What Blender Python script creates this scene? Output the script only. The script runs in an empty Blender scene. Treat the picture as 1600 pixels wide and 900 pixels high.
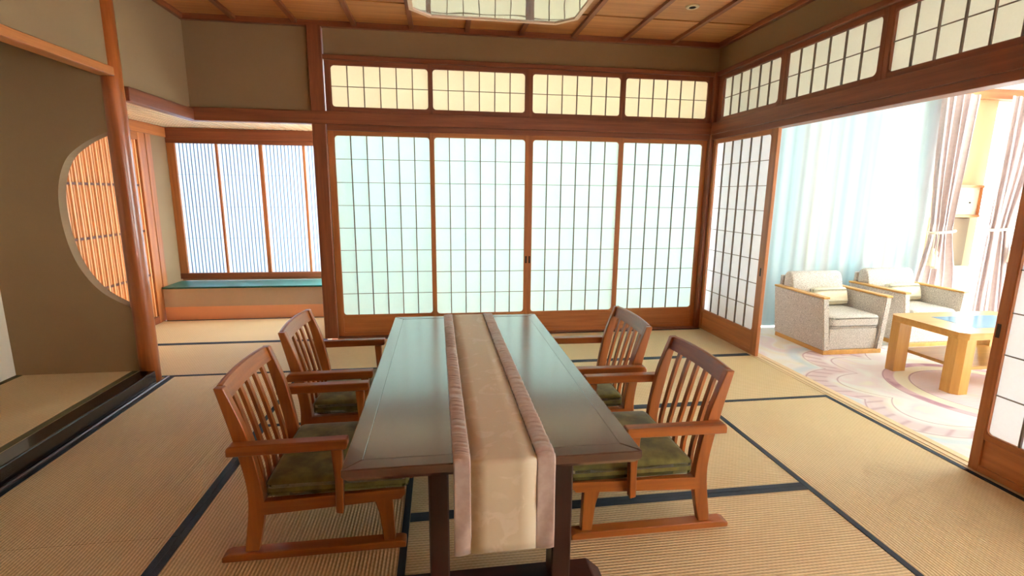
import bpy, bmesh, math, random
from mathutils import Vector, Matrix
random.seed(7)
S = bpy.context.scene
COL = S.collection
PI = math.pi

def lin(r, g, b):
    f = lambda v: ((v/255+0.055)/1.055)**2.4 if v/255 > 0.04045 else v/255/12.92
    return (f(r), f(g), f(b), 1.0)

# ------------------------------------------------------------------ camera
cam = bpy.data.cameras.new('camera'); camo = bpy.data.objects.new('camera', cam); COL.objects.link(camo)
cam.sensor_width = 36.0; cam.lens = 775.12/1600*36.0; cam.clip_start = 0.02
yaw, pitch, roll = math.radians(8.2534), math.radians(-10.7503), math.radians(0.5612)
fwd = Vector((math.sin(yaw)*math.cos(pitch), math.cos(yaw)*math.cos(pitch), math.sin(pitch)))
r0 = Vector((math.cos(yaw), -math.sin(yaw), 0)); u0 = r0.cross(fwd)
rt = math.cos(roll)*r0 + math.sin(roll)*u0; up = -math.sin(roll)*r0 + math.cos(roll)*u0
camo.matrix_world = Matrix(((rt.x, up.x, -fwd.x, 0.9473), (rt.y, up.y, -fwd.y, -4.8854), (rt.z, up.z, -fwd.z, 1.4003), (0, 0, 0, 1)))
S.camera = camo

# ------------------------------------------------------------------ world (bright overcast daylight), exposure
w = bpy.data.worlds.new('world'); S.world = w; w.use_nodes = True
bg = w.node_tree.nodes['Background']; bg.inputs[0].default_value = (0.95, 0.975, 1.02, 1); bg.inputs[1].default_value = 15.0
S.view_settings.view_transform = 'Standard'; S.view_settings.look = 'None'
S.view_settings.exposure = 0.75; S.view_settings.gamma = 1.0; S.view_settings.use_curve_mapping = False
S.cycles.max_bounces = 14; S.cycles.diffuse_bounces = 8; S.cycles.transparent_max_bounces = 16
S.cycles.sample_clamp_indirect = 6.0

# ------------------------------------------------------------------ material helpers
def new_mat(name):
    m = bpy.data.materials.new(name); m.use_nodes = True
    nt = m.node_tree; return m, nt, nt.nodes['Principled BSDF']
def N(nt, t, **k):
    n = nt.nodes.new(t)
    for a, v in k.items():
        if a.startswith('i_'): n.inputs[int(a[2:])].default_value = v
        else: setattr(n, a, v)
    return n
def L(nt, a, b): nt.links.new(a, b)
def M(nt, op, a, b=None, c=None):
    n = nt.nodes.new('ShaderNodeMath'); n.operation = op
    for i, v in enumerate((a, b, c)):
        if v is None: continue
        if isinstance(v, (int, float)): n.inputs[i].default_value = v
        else: nt.links.new(v, n.inputs[i])
    return n.outputs[0]
def ramp(nt, fac, stops):
    n = nt.nodes.new('ShaderNodeValToRGB'); e = n.color_ramp.elements
    while len(e) < len(stops): e.new(0.5)
    for i, (p, c) in enumerate(stops): e[i].position = p; e[i].color = c
    nt.links.new(fac, n.inputs[0]); return n.outputs[0]
def mixc(nt, fac, a, b, mode='MIX'):
    n = nt.nodes.new('ShaderNodeMix'); n.data_type = 'RGBA'; n.blend_type = mode
    for i, v in ((0, fac), (6, a), (7, b)):
        if isinstance(v, (int, float, tuple)): n.inputs[i].default_value = v
        else: nt.links.new(v, n.inputs[i])
    return n.outputs[2]
def bump(nt, p, h, strength, dist):
    b = N(nt, 'ShaderNodeBump'); b.inputs['Strength'].default_value = strength; b.inputs['Distance'].default_value = dist
    L(nt, h, b.inputs['Height']); L(nt, b.outputs[0], p.inputs['Normal'])

def plain(name, col, rough=0.5, **kw):
    m, nt, p = new_mat(name); p.inputs['Base Color'].default_value = col; p.inputs['Roughness'].default_value = rough
    for k, v in kw.items(): p.inputs[k.replace('_', ' ')].default_value = v
    return m
_w = {}
WOODS = {
    'trim': (lin(150, 84, 50), lin(112, 58, 33), 0.42, 0.0),
    'panel': (lin(196, 122, 66), lin(160, 92, 46), 0.42, 0.0),
    'pale': (lin(236, 210, 170), lin(220, 188, 144), 0.45, 0.0),
    'ceil': (lin(206, 142, 84), lin(176, 112, 62), 0.5, 0.0),
    'chair': (lin(176, 98, 32), lin(130, 68, 20), 0.36, 0.08),
    'table': (lin(80, 32, 25), lin(60, 22, 17), 0.2, 1.0),
    'tabledge': (lin(76, 32, 22), lin(58, 23, 15), 0.25, 1.0),
    'tableleg': (lin(64, 26, 18), lin(46, 18, 12), 0.4, 0.0),
    'log': (lin(190, 104, 48), lin(140, 70, 30), 0.3, 0.3),
    'honey': (lin(212, 160, 84), lin(192, 138, 64), 0.35, 0.1),
    'screen': (lin(242, 182, 124), lin(226, 160, 102), 0.5, 0.0),
    'kumiko': (lin(128, 108, 92), lin(104, 86, 72), 0.5, 0.0),
    'lampwood': (lin(240, 204, 180), lin(228, 188, 160), 0.4, 0.0),
}
def wood(kind, axis):
    k = (kind, axis)
    if k in _w: return _w[k]
    c1, c2, rough, coat = WOODS[kind]
    m, nt, p = new_mat('wood_%s_%s' % (kind, 'xyz'[axis]))
    tc = N(nt, 'ShaderNodeTexCoord'); mp = N(nt, 'ShaderNodeMapping'); L(nt, tc.outputs['Object'], mp.inputs[0])
    sc = [26.0]*3; sc[axis] = 1.3; mp.inputs['Scale'].default_value = sc
    oi = N(nt, 'ShaderNodeObjectInfo')
    nz = N(nt, 'ShaderNodeTexNoise'); nz.noise_dimensions = '4D'
    nz.inputs['Scale'].default_value = 1.0; nz.inputs['Detail'].default_value = 5; nz.inputs['Roughness'].default_value = 0.62
    L(nt, mp.outputs[0], nz.inputs['Vector']); L(nt, M(nt, 'MULTIPLY', oi.outputs['Random'], 37.0), nz.inputs['W'])
    col = ramp(nt, nz.outputs['Fac'], [(0.32, c2), (0.68, c1)])
    hv = N(nt, 'ShaderNodeHueSaturation'); L(nt, col, hv.inputs['Color'])
    L(nt, M(nt, 'MULTIPLY_ADD', oi.outputs['Random'], 0.14, 0.93), hv.inputs['Value'])
    L(nt, hv.outputs[0], p.inputs['Base Color']); p.inputs['Roughness'].default_value = rough
    if coat: p.inputs['Coat Weight'].default_value = coat; p.inputs['Coat Roughness'].default_value = 0.16 if coat >= 1 else 0.08
    if coat >= 1: p.inputs['Coat IOR'].default_value = 1.7; p.inputs['IOR'].default_value = 1.6
    _w[k] = m; return m

def plaster(name, c1, c2):
    m, nt, p = new_mat(name); tc = N(nt, 'ShaderNodeTexCoord')
    a = N(nt, 'ShaderNodeTexNoise'); a.inputs['Scale'].default_value = 2.0; a.inputs['Detail'].default_value = 4
    b = N(nt, 'ShaderNodeTexNoise'); b.inputs['Scale'].default_value = 260; b.inputs['Detail'].default_value = 2
    L(nt, tc.outputs['Object'], a.inputs['Vector']); L(nt, tc.outputs['Object'], b.inputs['Vector'])
    L(nt, ramp(nt, a.outputs['Fac'], [(0.3, c1), (0.7, c2)]), p.inputs['Base Color'])
    p.inputs['Roughness'].default_value = 0.92; bump(nt, p, b.outputs['Fac'], 0.25, 0.002); return m
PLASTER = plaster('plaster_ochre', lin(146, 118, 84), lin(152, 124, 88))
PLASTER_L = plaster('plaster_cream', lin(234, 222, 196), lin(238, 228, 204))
PLASTER_P = plaster('plaster_straw', lin(200, 182, 138), lin(206, 188, 144))
PLASTER_T = plaster('plaster_taupe', lin(196, 176, 150), lin(190, 168, 140))

def tatami(axis):
    # ridges run along `axis`; staggered stitches between them
    m, nt, p = new_mat('tatami_' + 'xy'[axis]); tc = N(nt, 'ShaderNodeTexCoord'); sp = N(nt, 'ShaderNodeSeparateXYZ')
    L(nt, tc.outputs['Object'], sp.inputs[0])
    u = sp.outputs[axis]; v = sp.outputs[1-axis]
    pv, pu = 0.0145, 0.019
    vv = M(nt, 'DIVIDE', v, pv)
    rid = M(nt, 'SINE', M(nt, 'MULTIPLY', vv, 2*PI))
    st = M(nt, 'MULTIPLY', M(nt, 'FLOOR', vv), PI)
    sti = M(nt, 'SINE', M(nt, 'ADD', M(nt, 'MULTIPLY', u, 2*PI/pu), st))
    h = M(nt, 'MULTIPLY_ADD', rid, 0.36, M(nt, 'MULTIPLY_ADD', sti, 0.08, 0.5))
    nz = N(nt, 'ShaderNodeTexNoise'); mp = N(nt, 'ShaderNodeMapping'); s = [240, 240, 1]; s[1-axis] = 240; s[axis] = 24
    mp.inputs['Scale'].default_value = s; L(nt, tc.outputs['Object'], mp.inputs[0]); L(nt, mp.outputs[0], nz.inputs['Vector']); nz.inputs['Scale'].default_value = 1
    big = N(nt, 'ShaderNodeTexNoise'); big.inputs['Scale'].default_value = 1.4; L(nt, tc.outputs['Object'], big.inputs['Vector'])
    f = M(nt, 'ADD', M(nt, 'MULTIPLY_ADD', h, 0.45, 0.085), M(nt, 'ADD', M(nt, 'MULTIPLY', nz.outputs['Fac'], 0.2), M(nt, 'MULTIPLY', big.outputs['Fac'], 0.2)))
    L(nt, ramp(nt, f, [(0.25, lin(194, 162, 110)), (0.75, lin(244, 217, 168))]), p.inputs['Base Color'])
    p.inputs['Roughness'].default_value = 0.55; bump(nt, p, h, 0.9, 0.004); return m
TATAMI = (tatami(0), tatami(1))

def fabric(name, c1, c2, scale, rough=0.9, sheen=0.0, b=0.4, detail=2):
    m, nt, p = new_mat(name); tc = N(nt, 'ShaderNodeTexCoord'); n = N(nt, 'ShaderNodeTexNoise')
    n.inputs['Scale'].default_value = scale; n.inputs['Detail'].default_value = detail; L(nt, tc.outputs['Object'], n.inputs['Vector'])
    L(nt, ramp(nt, n.outputs['Fac'], [(0.35, c1), (0.65, c2)]), p.inputs['Base Color'])
    p.inputs['Roughness'].default_value = rough
    if sheen: p.inputs['Sheen Weight'].default_value = sheen; p.inputs['Sheen Roughness'].default_value = 0.35
    bump(nt, p, n.outputs['Fac'], b, 0.003); return m
VELVET = fabric('green_velvet', lin(84, 78, 26), lin(120, 112, 48), 16, 0.8, 0.25, 0.15, 5)
TWEED = fabric('grey_tweed', lin(160, 151, 142), lin(240, 233, 224), 190, 0.95, 0.1, 0.5, 3)
CREAM = fabric('cream_cushion', lin(240, 234, 208), lin(246, 240, 218), 60, 0.9)
CURTAIN = fabric('mauve_curtain', lin(190, 172, 170), lin(198, 180, 178), 30, 0.85, 0.1, 0.1)
CORD = fabric('cream_cord', lin(226, 208, 184), lin(240, 224, 200), 120, 0.8)
BAND = fabric('satin_border', lin(190, 168, 156), lin(200, 180, 168), 40, 0.26, 0.2, 0.05)
HERI = fabric('indigo_border', lin(26, 36, 46), lin(34, 46, 58), 300, 0.75)
HERI_O = fabric('olive_border', lin(82, 74, 34), lin(92, 82, 40), 300, 0.8)
LACQUER = plain('black_lacquer', lin(26, 14, 12), 0.2, Coat_Weight=0.2)
DARKTRIM = plain('dark_floor_trim', lin(70, 46, 40), 0.3)
GREENTOP = plain('green_board', lin(22, 92, 78), 0.34)
WHITE = plain('white_paint', lin(236, 238, 234), 0.4)
DARK = plain('dark_metal', lin(58, 42, 28), 0.45, Metallic=0.6)
IVORY = plain('ivory_plastic', lin(226, 206, 170), 0.4)
STONE = plain('pale_terrace', lin(214, 214, 206), 0.8)

def damask():
    m, nt, p = new_mat('runner_damask'); tc = N(nt, 'ShaderNodeTexCoord')
    a = N(nt, 'ShaderNodeTexNoise'); a.inputs['Scale'].default_value = 6.5; a.inputs['Detail'].default_value = 3; a.inputs['Distortion'].default_value = 2.2
    L(nt, tc.outputs['Object'], a.inputs['Vector'])
    msk = ramp(nt, a.outputs['Fac'], [(0.56, (0, 0, 0, 1)), (0.60, (1, 1, 1, 1)), (0.66, (1, 1, 1, 1)), (0.70, (0.1, 0.1, 0.1, 1))])
    L(nt, mixc(nt, msk, lin(226, 211, 180), lin(234, 220, 194)), p.inputs['Base Color'])
    L(nt, M(nt, 'MULTIPLY_ADD', N2(nt, msk), -0.18, 0.62), p.inputs['Roughness']); p.inputs['Sheen Weight'].default_value = 0.15
    return m
def N2(nt, c):
    n = nt.nodes.new('ShaderNodeRGBToBW'); nt.links.new(c, n.inputs[0]); return n.outputs[0]
DAMASK = damask()

def paper(name, col, t, clear=0.0):
    m, nt, p = new_mat(name); out = nt.nodes['Material Output']; nt.nodes.remove(p)
    tc = N(nt, 'ShaderNodeTexCoord'); nz = N(nt, 'ShaderNodeTexNoise'); nz.inputs['Scale'].default_value = 34; nz.inputs['Detail'].default_value = 5; nz.inputs['Distortion'].default_value = 1.5
    L(nt, tc.outputs['Object'], nz.inputs['Vector'])
    c = mixc(nt, nz.outputs['Fac'], tuple(v*0.94 for v in col[:3])+(1,), col)
    d = N(nt, 'ShaderNodeBsdfDiffuse'); tr = N(nt, 'ShaderNodeBsdfTranslucent'); L(nt, c, d.inputs[0]); L(nt, c, tr.inputs[0])
    mx = N(nt, 'ShaderNodeMixShader'); mx.inputs[0].default_value = t
    L(nt, d.outputs[0], mx.inputs[1]); L(nt, tr.outputs[0], mx.inputs[2]); sh = mx
    if clear:
        tp = N(nt, 'ShaderNodeBsdfTransparent'); sh = N(nt, 'ShaderNodeMixShader'); sh.inputs[0].default_value = clear
        L(nt, mx.outputs[0], sh.inputs[1]); L(nt, tp.outputs[0], sh.inputs[2])
    L(nt, sh.outputs[0], out.inputs[0]); return m
PAPER = paper('shoji_paper', (0.83, 0.95, 0.92, 1), 0.24)
PAPER_W = paper('transom_paper', (0.92, 0.89, 0.76, 1), 0.19)
PAPER_L = paper('lounge_transom_paper', (0.97, 0.96, 0.88, 1), 0.5)
PAPER_S = paper('side_window_paper', (0.96, 0.96, 0.94, 1), 0.66, 0.28)
PAPER_R = paper('screen_paper', (0.97, 0.97, 0.99, 1), 0.66)
FROST = paper('frosted_glass', (0.80, 0.91, 1.0, 1), 0.31)

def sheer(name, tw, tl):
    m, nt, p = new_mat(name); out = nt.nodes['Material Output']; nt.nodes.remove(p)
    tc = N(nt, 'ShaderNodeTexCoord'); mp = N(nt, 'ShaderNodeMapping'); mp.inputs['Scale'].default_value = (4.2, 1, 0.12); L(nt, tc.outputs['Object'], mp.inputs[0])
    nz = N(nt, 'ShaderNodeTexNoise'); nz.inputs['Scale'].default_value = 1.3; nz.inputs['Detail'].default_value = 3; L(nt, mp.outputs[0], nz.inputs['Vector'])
    c = ramp(nt, nz.outputs['Fac'], [(0.32, (0.33, 0.46, 0.49, 1)), (0.45, (0.39, 0.48, 0.49, 1)), (0.58, (0.46, 0.48, 0.48, 1)), (0.70, (0.42, 0.46, 0.35, 1))])  # outdoor light and colours behind the cloth, painted into its tint
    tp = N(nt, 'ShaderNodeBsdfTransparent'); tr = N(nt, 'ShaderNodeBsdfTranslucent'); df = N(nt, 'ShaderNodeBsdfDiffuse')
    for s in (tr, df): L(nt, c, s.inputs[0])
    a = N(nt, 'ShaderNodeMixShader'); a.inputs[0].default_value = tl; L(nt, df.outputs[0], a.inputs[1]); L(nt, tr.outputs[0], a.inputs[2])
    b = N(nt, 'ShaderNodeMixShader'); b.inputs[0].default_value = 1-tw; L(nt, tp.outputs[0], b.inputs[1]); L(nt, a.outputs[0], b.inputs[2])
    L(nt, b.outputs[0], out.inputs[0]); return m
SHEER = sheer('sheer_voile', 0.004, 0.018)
def glass():
    m, nt, p = new_mat('window_glass'); out = nt.nodes['Material Output']; nt.nodes.remove(p)
    tp = N(nt, 'ShaderNodeBsdfTransparent'); gl = N(nt, 'ShaderNodeBsdfGlossy'); gl.inputs['Roughness'].default_value = 0.0
    tp.inputs[0].default_value = (0.93, 0.97, 0.97, 1)
    b = N(nt, 'ShaderNodeMixShader'); b.inputs[0].default_value = 0.07; L(nt, tp.outputs[0], b.inputs[1]); L(nt, gl.outputs[0], b.inputs[2])
    L(nt, b.outputs[0], out.inputs[0]); return m
GLASS = glass()
BLUEGLASS = plain('blue_table_glass', lin(120, 176, 214), 0.12, IOR=1.3)

def acrylic():
    m, nt, p = new_mat('lamp_acrylic'); tc = N(nt, 'ShaderNodeTexCoord')
    n = N(nt, 'ShaderNodeTexNoise'); n.inputs['Scale'].default_value = 3.2; n.inputs['Detail'].default_value = 0; L(nt, tc.outputs['Object'], n.inputs['Vector'])
    p.inputs['Base Color'].default_value = (0.82, 0.95, 1.0, 1); p.inputs['Roughness'].default_value = 0.02
    p.inputs['IOR'].default_value = 1.6; p.inputs['Metallic'].default_value = 0.7
    bump(nt, p, n.outputs['Fac'], 0.12, 0.02); return m
ACRYLIC = acrylic()

def carpet():
    m, nt, p = new_mat('lounge_carpet'); tc = N(nt, 'ShaderNodeTexCoord'); sp = N(nt, 'ShaderNodeSeparateXYZ'); L(nt, tc.outputs['Object'], sp.inputs[0])
    x = M(nt, 'SUBTRACT', sp.outputs[0], 4.92); y = M(nt, 'SUBTRACT', sp.outputs[1], -1.98)
    r = M(nt, 'SQRT', M(nt, 'ADD', M(nt, 'MULTIPLY', x, x), M(nt, 'MULTIPLY', y, y))); th = M(nt, 'ARCTAN2', y, x)
    wob = N(nt, 'ShaderNodeTexNoise'); wob.inputs['Scale'].default_value = 5; wob.inputs['Detail'].default_value = 2; L(nt, tc.outputs['Object'], wob.inputs['Vector'])
    sw = N(nt, 'ShaderNodeTexNoise'); sw.inputs['Scale'].default_value = 2.2; sw.inputs['Distortion'].default_value = 1.2; L(nt, tc.outputs['Object'], sw.inputs['Vector'])
    base = ramp(nt, sw.outputs['Fac'], [(0.30, lin(242, 232, 210)), (0.46, lin(244, 242, 238)), (0.60, lin(240, 226, 228)), (0.74, lin(242, 236, 224))])
    def band(v, lo, hi, soft=0.008):
        a = N(nt, 'ShaderNodeMapRange'); a.inputs[1].default_value = lo-soft; a.inputs[2].default_value = lo+soft; L(nt, v, a.inputs[0])
        b = N(nt, 'ShaderNodeMapRange'); b.inputs[1].default_value = hi-soft; b.inputs[2].default_value = hi+soft; L(nt, v, b.inputs[0])
        return M(nt, 'SUBTRACT', a.outputs[0], b.outputs[0])
    pink = lin(218, 184, 190); mauve = lin(168, 118, 134); cream = lin(240, 232, 208); blue = lin(200, 222, 234)
    # scalloped petals outside the medallion, with thin plum outlines
    pet = M(nt, 'ABSOLUTE', M(nt, 'SINE', M(nt, 'MULTIPLY', th, 5.0)))
    rp = M(nt, 'SUBTRACT', r, M(nt, 'MULTIPLY', pet, 0.20))
    c = mixc(nt, M(nt, 'MULTIPLY', band(rp, 0.86, 1.02, 0.03), 0.55), base, pink)
    c = mixc(nt, M(nt, 'MULTIPLY', band(rp, 1.02, 1.03, 0.006), 0.8), c, mauve)
    c = mixc(nt, M(nt, 'MULTIPLY', band(rp, 0.80, 0.81, 0.005), 0.7), c, mauve)
    c = mixc(nt, M(nt, 'MULTIPLY', band(rp, 1.06, 1.16, 0.03), 0.6), c, blue)
    ray = M(nt, 'POWER', M(nt, 'ABSOLUTE', M(nt, 'SINE', M(nt, 'MULTIPLY', th, 34.0))), 10.0)
    c = mixc(nt, M(nt, 'MULTIPLY', M(nt, 'MULTIPLY', ray, band(rp, 0.88, 1.02, 0.01)), 0.5), c, mauve)
    # ring
    c = mixc(nt, band(r, 0.56, 0.63), c, pink)
    spots = ramp(nt, wob.outputs['Fac'], [(0.46, (0, 0, 0, 1)), (0.56, (1, 1, 1, 1))])
    c = mixc(nt, M(nt, 'MULTIPLY', band(r, 0.565, 0.625), M(nt, 'MULTIPLY', N2(nt, spots), 0.8)), c, mauve)
    c = mixc(nt, M(nt, 'MULTIPLY', band(r, 0.628, 0.636, 0.004), 0.9), c, mauve)
    c = mixc(nt, band(r, 0.465, 0.56), c, cream)
    c = mixc(nt, M(nt, 'MULTIPLY', band(r, 0.458, 0.468, 0.004), 0.8), c, mauve)
    stripes = M(nt, 'POWER', M(nt, 'ABSOLUTE', M(nt, 'SINE', M(nt, 'MULTIPLY', M(nt, 'ADD', x, M(nt, 'MULTIPLY', y, 2.2)), 36.0))), 3.0)
    ins = band(r, -0.2, 0.456)
    c = mixc(nt, M(nt, 'MULTIPLY', ins, M(nt, 'MULTIPLY_ADD', stripes, 0.4, 0.35)), c, pink)
    L(nt, c, p.inputs['Base Color']); p.inputs['Roughness'].default_value = 0.95
    fz = N(nt, 'ShaderNodeTexNoise'); fz.inputs['Scale'].default_value = 500; L(nt, tc.outputs['Object'], fz.inputs['Vector']); bump(nt, p, fz.outputs['Fac'], 0.4, 0.004)
    return m
CARPET = carpet()

# ------------------------------------------------------------------ object helpers
def tag(o, label=None, cat=None, group=None, kind=None):
    if label: o['label'] = label
    if cat: o['category'] = cat
    if group: o['group'] = group
    if kind: o['kind'] = kind
    return o
def root(name, label, cat, loc=(0, 0, 0), group=None, kind=None):
    o = bpy.data.objects.new(name, None); o.empty_display_size = 0.1; COL.objects.link(o); o.location = loc
    return tag(o, label, cat, group, kind)
def worg(o):
    v = Vector((0, 0, 0))
    while o is not None: v += o.location; o = o.parent
    return v
def link(name, me, mat, parent=None, loc=(0, 0, 0)):
    o = bpy.data.objects.new(name, me); COL.objects.link(o)
    if mat and not me.materials: me.materials.append(mat)
    if parent: o.parent = parent
    o.location = Vector(loc) - (worg(parent) if parent else Vector((0, 0, 0)))
    return o
_bc = {}
def box(name, xs, ys, zs, mat, parent=None, bev=0.0):
    """mat: a material, or a wood kind (grain along the longest side)"""
    d = (abs(xs[1]-xs[0]), abs(ys[1]-ys[0]), abs(zs[1]-zs[0])); c = ((xs[0]+xs[1])/2, (ys[0]+ys[1])/2, (zs[0]+zs[1])/2)
    if isinstance(mat, str): mat = wood(mat, d.index(max(d)))
    key = (round(d[0], 5), round(d[1], 5), round(d[2], 5), mat.name, bev)
    me = _bc.get(key)
    if me is None:
        bm = bmesh.new(); bmesh.ops.create_cube(bm, size=1.0); bmesh.ops.scale(bm, vec=d, verts=bm.verts)
        if bev: bmesh.ops.bevel(bm, geom=bm.edges[:], offset=min(bev, min(d)*0.45), segments=2 if bev > 0.006 else 1, profile=0.5, affect='EDGES')
        me = bpy.data.meshes.new(name); bm.to_mesh(me); bm.free(); me.materials.append(mat); _bc[key] = me
        if bev > 0.012: me.shade_smooth()
    return link(name, me, None, parent, c)
def mesh(name, verts, faces, mat, parent=None, smooth=False, at=None):
    o = Vector(at) if at is not None else (worg(parent) if parent else Vector((0, 0, 0)))
    me = bpy.data.meshes.new(name); me.from_pydata([tuple(Vector(v)-o) for v in verts], [], faces); me.update()
    bm = bmesh.new(); bm.from_mesh(me); bmesh.ops.recalc_face_normals(bm, faces=bm.faces); bm.to_mesh(me); bm.free()
    if smooth: me.shade_smooth()
    return link(name, me, mat, parent, o)
def prism(name, pts, axis, a0, a1, mat, parent=None, bev=0.0, smooth=False):
    """2-D outline extruded along an axis; pts are the two other coordinates in xyz order"""
    def P(p, a):
        l = list(p); l.insert(axis, a); return tuple(l)
    n = len(pts); v = [P(p, a0) for p in pts]+[P(p, a1) for p in pts]
    f = [tuple(range(n))[::-1], tuple(range(n, 2*n))]+[(i, (i+1) % n, n+(i+1) % n, n+i) for i in range(n)]
    if isinstance(mat, str):
        ext = [max(q[i] for q in v)-min(q[i] for q in v) for i in range(3)]; mat = wood(mat, ext.index(max(ext)))
    o = mesh(name, v, f, mat, parent)
    if bev:
        bm = bmesh.new(); bm.from_mesh(o.data)
        bmesh.ops.bevel(bm, geom=[e for e in bm.edges], offset=bev, segments=1, profile=0.5, affect='EDGES'); bm.to_mesh(o.data); bm.free()
    return o
def spline(pts, n=8):
    """Catmull-Rom through the points"""
    out = []; P = [pts[0]]+list(pts)+[pts[-1]]
    for i in range(1, len(P)-2):
        a, b, c, d = P[i-1], P[i], P[i+1], P[i+2]
        for k in range(n):
            t = k/n
            out.append(tuple(0.5*((2*b[j])+(-a[j]+c[j])*t+(2*a[j]-5*b[j]+4*c[j]-d[j])*t*t+(-a[j]+3*b[j]-3*c[j]+d[j])*t**3) for j in range(len(b))))
    out.append(tuple(pts[-1])); return out
def interp(tab, z):
    for (z0, a), (z1, b) in zip(tab, tab[1:]):
        if z <= z1: t = (z-z0)/(z1-z0); return a+(b-a)*max(0, min(1, t))
    return tab[-1][1]
def lathe(name, prof, mat, parent, c, seg=24, smooth=True):
    v = []; f = []
    for r, z in prof:
        for k in range(seg): a = 2*PI*k/seg; v.append((c[0]+r*math.cos(a), c[1]+r*math.sin(a), c[2]+z))
    for i in range(len(prof)-1):
        for k in range(seg): f.append((i*seg+k, i*seg+(k+1) % seg, (i+1)*seg+(k+1) % seg, (i+1)*seg+k))
    f.append(tuple(range(seg))); f.append(tuple(range((len(prof)-1)*seg, len(prof)*seg)))
    return mesh(name, v, f, mat, parent, smooth)
def struct(o, label, cat='wall'): return tag(o, label, cat, None, 'structure')
def copy_tree(o, parent=None):
    c = o.copy(); COL.objects.link(c); c.parent = parent
    for ch in list(o.children): copy_tree(ch, c)
    return c

# ================================================================== SETTING
CZ = 2.862                                   # ceiling boards
XR = 3.70; YF = -5.76
# ---- floor with tatami mats
floor = struct(box('floor', (-2.3, XR+0.08), (YF-0.1, 1.45), (-0.16, -0.06), 'trim'), 'straw tatami floor with dark indigo cloth borders', 'floor')
def mat(x0, x1, y0, y1, ax, heri=HERI, z=0.0, parent=None):
    g = 0.001; t = 0.055
    m = box('tatami_mat', (x0+g, x1-g), (y0+g, y1-g), (z-t, z), TATAMI[ax], parent or floor)
    hw = 0.029
    if ax == 0:
        for yy in (y0+g+hw/2, y1-g-hw/2): box('border_band', (x0+g, x1-g), (yy-hw/2, yy+hw/2), (z-0.001, z+0.0022), heri, m)
    else:
        for xx in (x0+g+hw/2, x1-g-hw/2): box('border_band', (xx-hw/2, xx+hw/2), (y0+g, y1-g), (z-0.001, z+0.0022), heri, m)
    return m
for a in [(-2.06, -0.14, -0.955, -0.07, 0), (-0.14, 1.765, -0.955, -0.07, 0), (1.765, 3.675, -0.955, -0.07, 0), (-2.06, -0.15, -0.07, 0.866, 0),
          (1.765, 3.675, -1.91, -0.955, 0), (-0.14, 1.765, -1.91, -0.955, 0), (-0.14, 0.795, -3.83, -1.91, 1), (0.795, 2.70, -2.895, -1.91, 0),
          (0.795, 2.70, -3.83, -2.895, 0), (2.70, 3.675, -3.83, -1.91, 1), (-1.115, -0.14, -2.895, -0.955, 1), (-1.115, -0.14, -4.81, -2.895, 1),
          (-0.14, 1.765, -4.81, -3.83, 0), (1.765, 3.675, -4.81, -3.83, 0), (-1.115, 0.795, YF, -4.81, 0), (0.795, 2.70, YF, -4.81, 0), (2.70, 3.675, YF, -4.81, 0)]:
    mat(*a)
# ---- ceiling: boards, lap seams, battens, cornice
ceiling = struct(box('ceiling', (-2.2, XR+0.1), (YF-0.1, 0.1), (CZ+0.012, CZ+0.06), 'ceil'), 'brown board ceiling crossed by slim dark battens', 'ceiling')
y = 0.06; k = 0
while y > YF:
    y1 = max(y-0.315, YF); dz = 0.007*(k % 2)
    for (xa, xb) in [(-1.22, XR+0.03)]:
        o = box('ceiling_board', (xa, xb), (y1+0.003, y-0.003), (CZ-dz, CZ+0.012), 'ceil', ceiling)
    y = y1; k += 1
for i in range(-9, 1):
    x = 3.19+0.4935*i
    box('ceiling_batten', (x-0.02, x+0.02), (YF, -0.03), (CZ-0.032, CZ-0.004), 'trim', ceiling)
box('cornice', (-1.2, XR), (-0.045, 0.03), (2.815, CZ), 'trim', ceiling, 0.004)
box('cornice', (XR-0.045, XR+0.03), (YF, -0.045), (2.815, CZ), 'trim', ceiling, 0.004)
box('cornice', (-1.22, -1.155), (YF, -0.045), (2.815, CZ), 'trim', ceiling, 0.004)

# ---- walls
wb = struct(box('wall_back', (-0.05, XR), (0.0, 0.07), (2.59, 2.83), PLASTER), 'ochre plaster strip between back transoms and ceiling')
struct(box('wall_back', (-1.26, -0.17), (0.0, 0.07), (2.05, 2.83), PLASTER), 'shaded plaster panel above the window bay opening')
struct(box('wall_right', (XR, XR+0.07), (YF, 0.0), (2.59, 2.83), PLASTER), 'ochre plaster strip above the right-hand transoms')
struct(box('wall_right', (XR, XR+0.07), (YF, -3.93), (1.955, 2.59), PLASTER), 'plaster wall over the added side screens beside the viewer')
struct(box('wall_left', (-1.25, -1.19), (-0.97, 0.0), (2.05, 2.83), PLASTER), 'plaster panel between round post and back corner')
struct(box('wall_left', (-1.25, -1.185), (-3.05, -1.08), (2.18, 2.83), PLASTER), 'pale drop wall above the alcove opening')
struct(box('wall_left', (-1.25, -1.185), (YF, -3.05), (0.0, 2.83), PLASTER), 'plaster wall beside the viewer left of the alcove')
struct(box('wall_front', (-1.25, XR+0.07), (YF-0.07, YF), (0.0, 2.83), PLASTER), 'ochre plaster wall behind the viewer')
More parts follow.
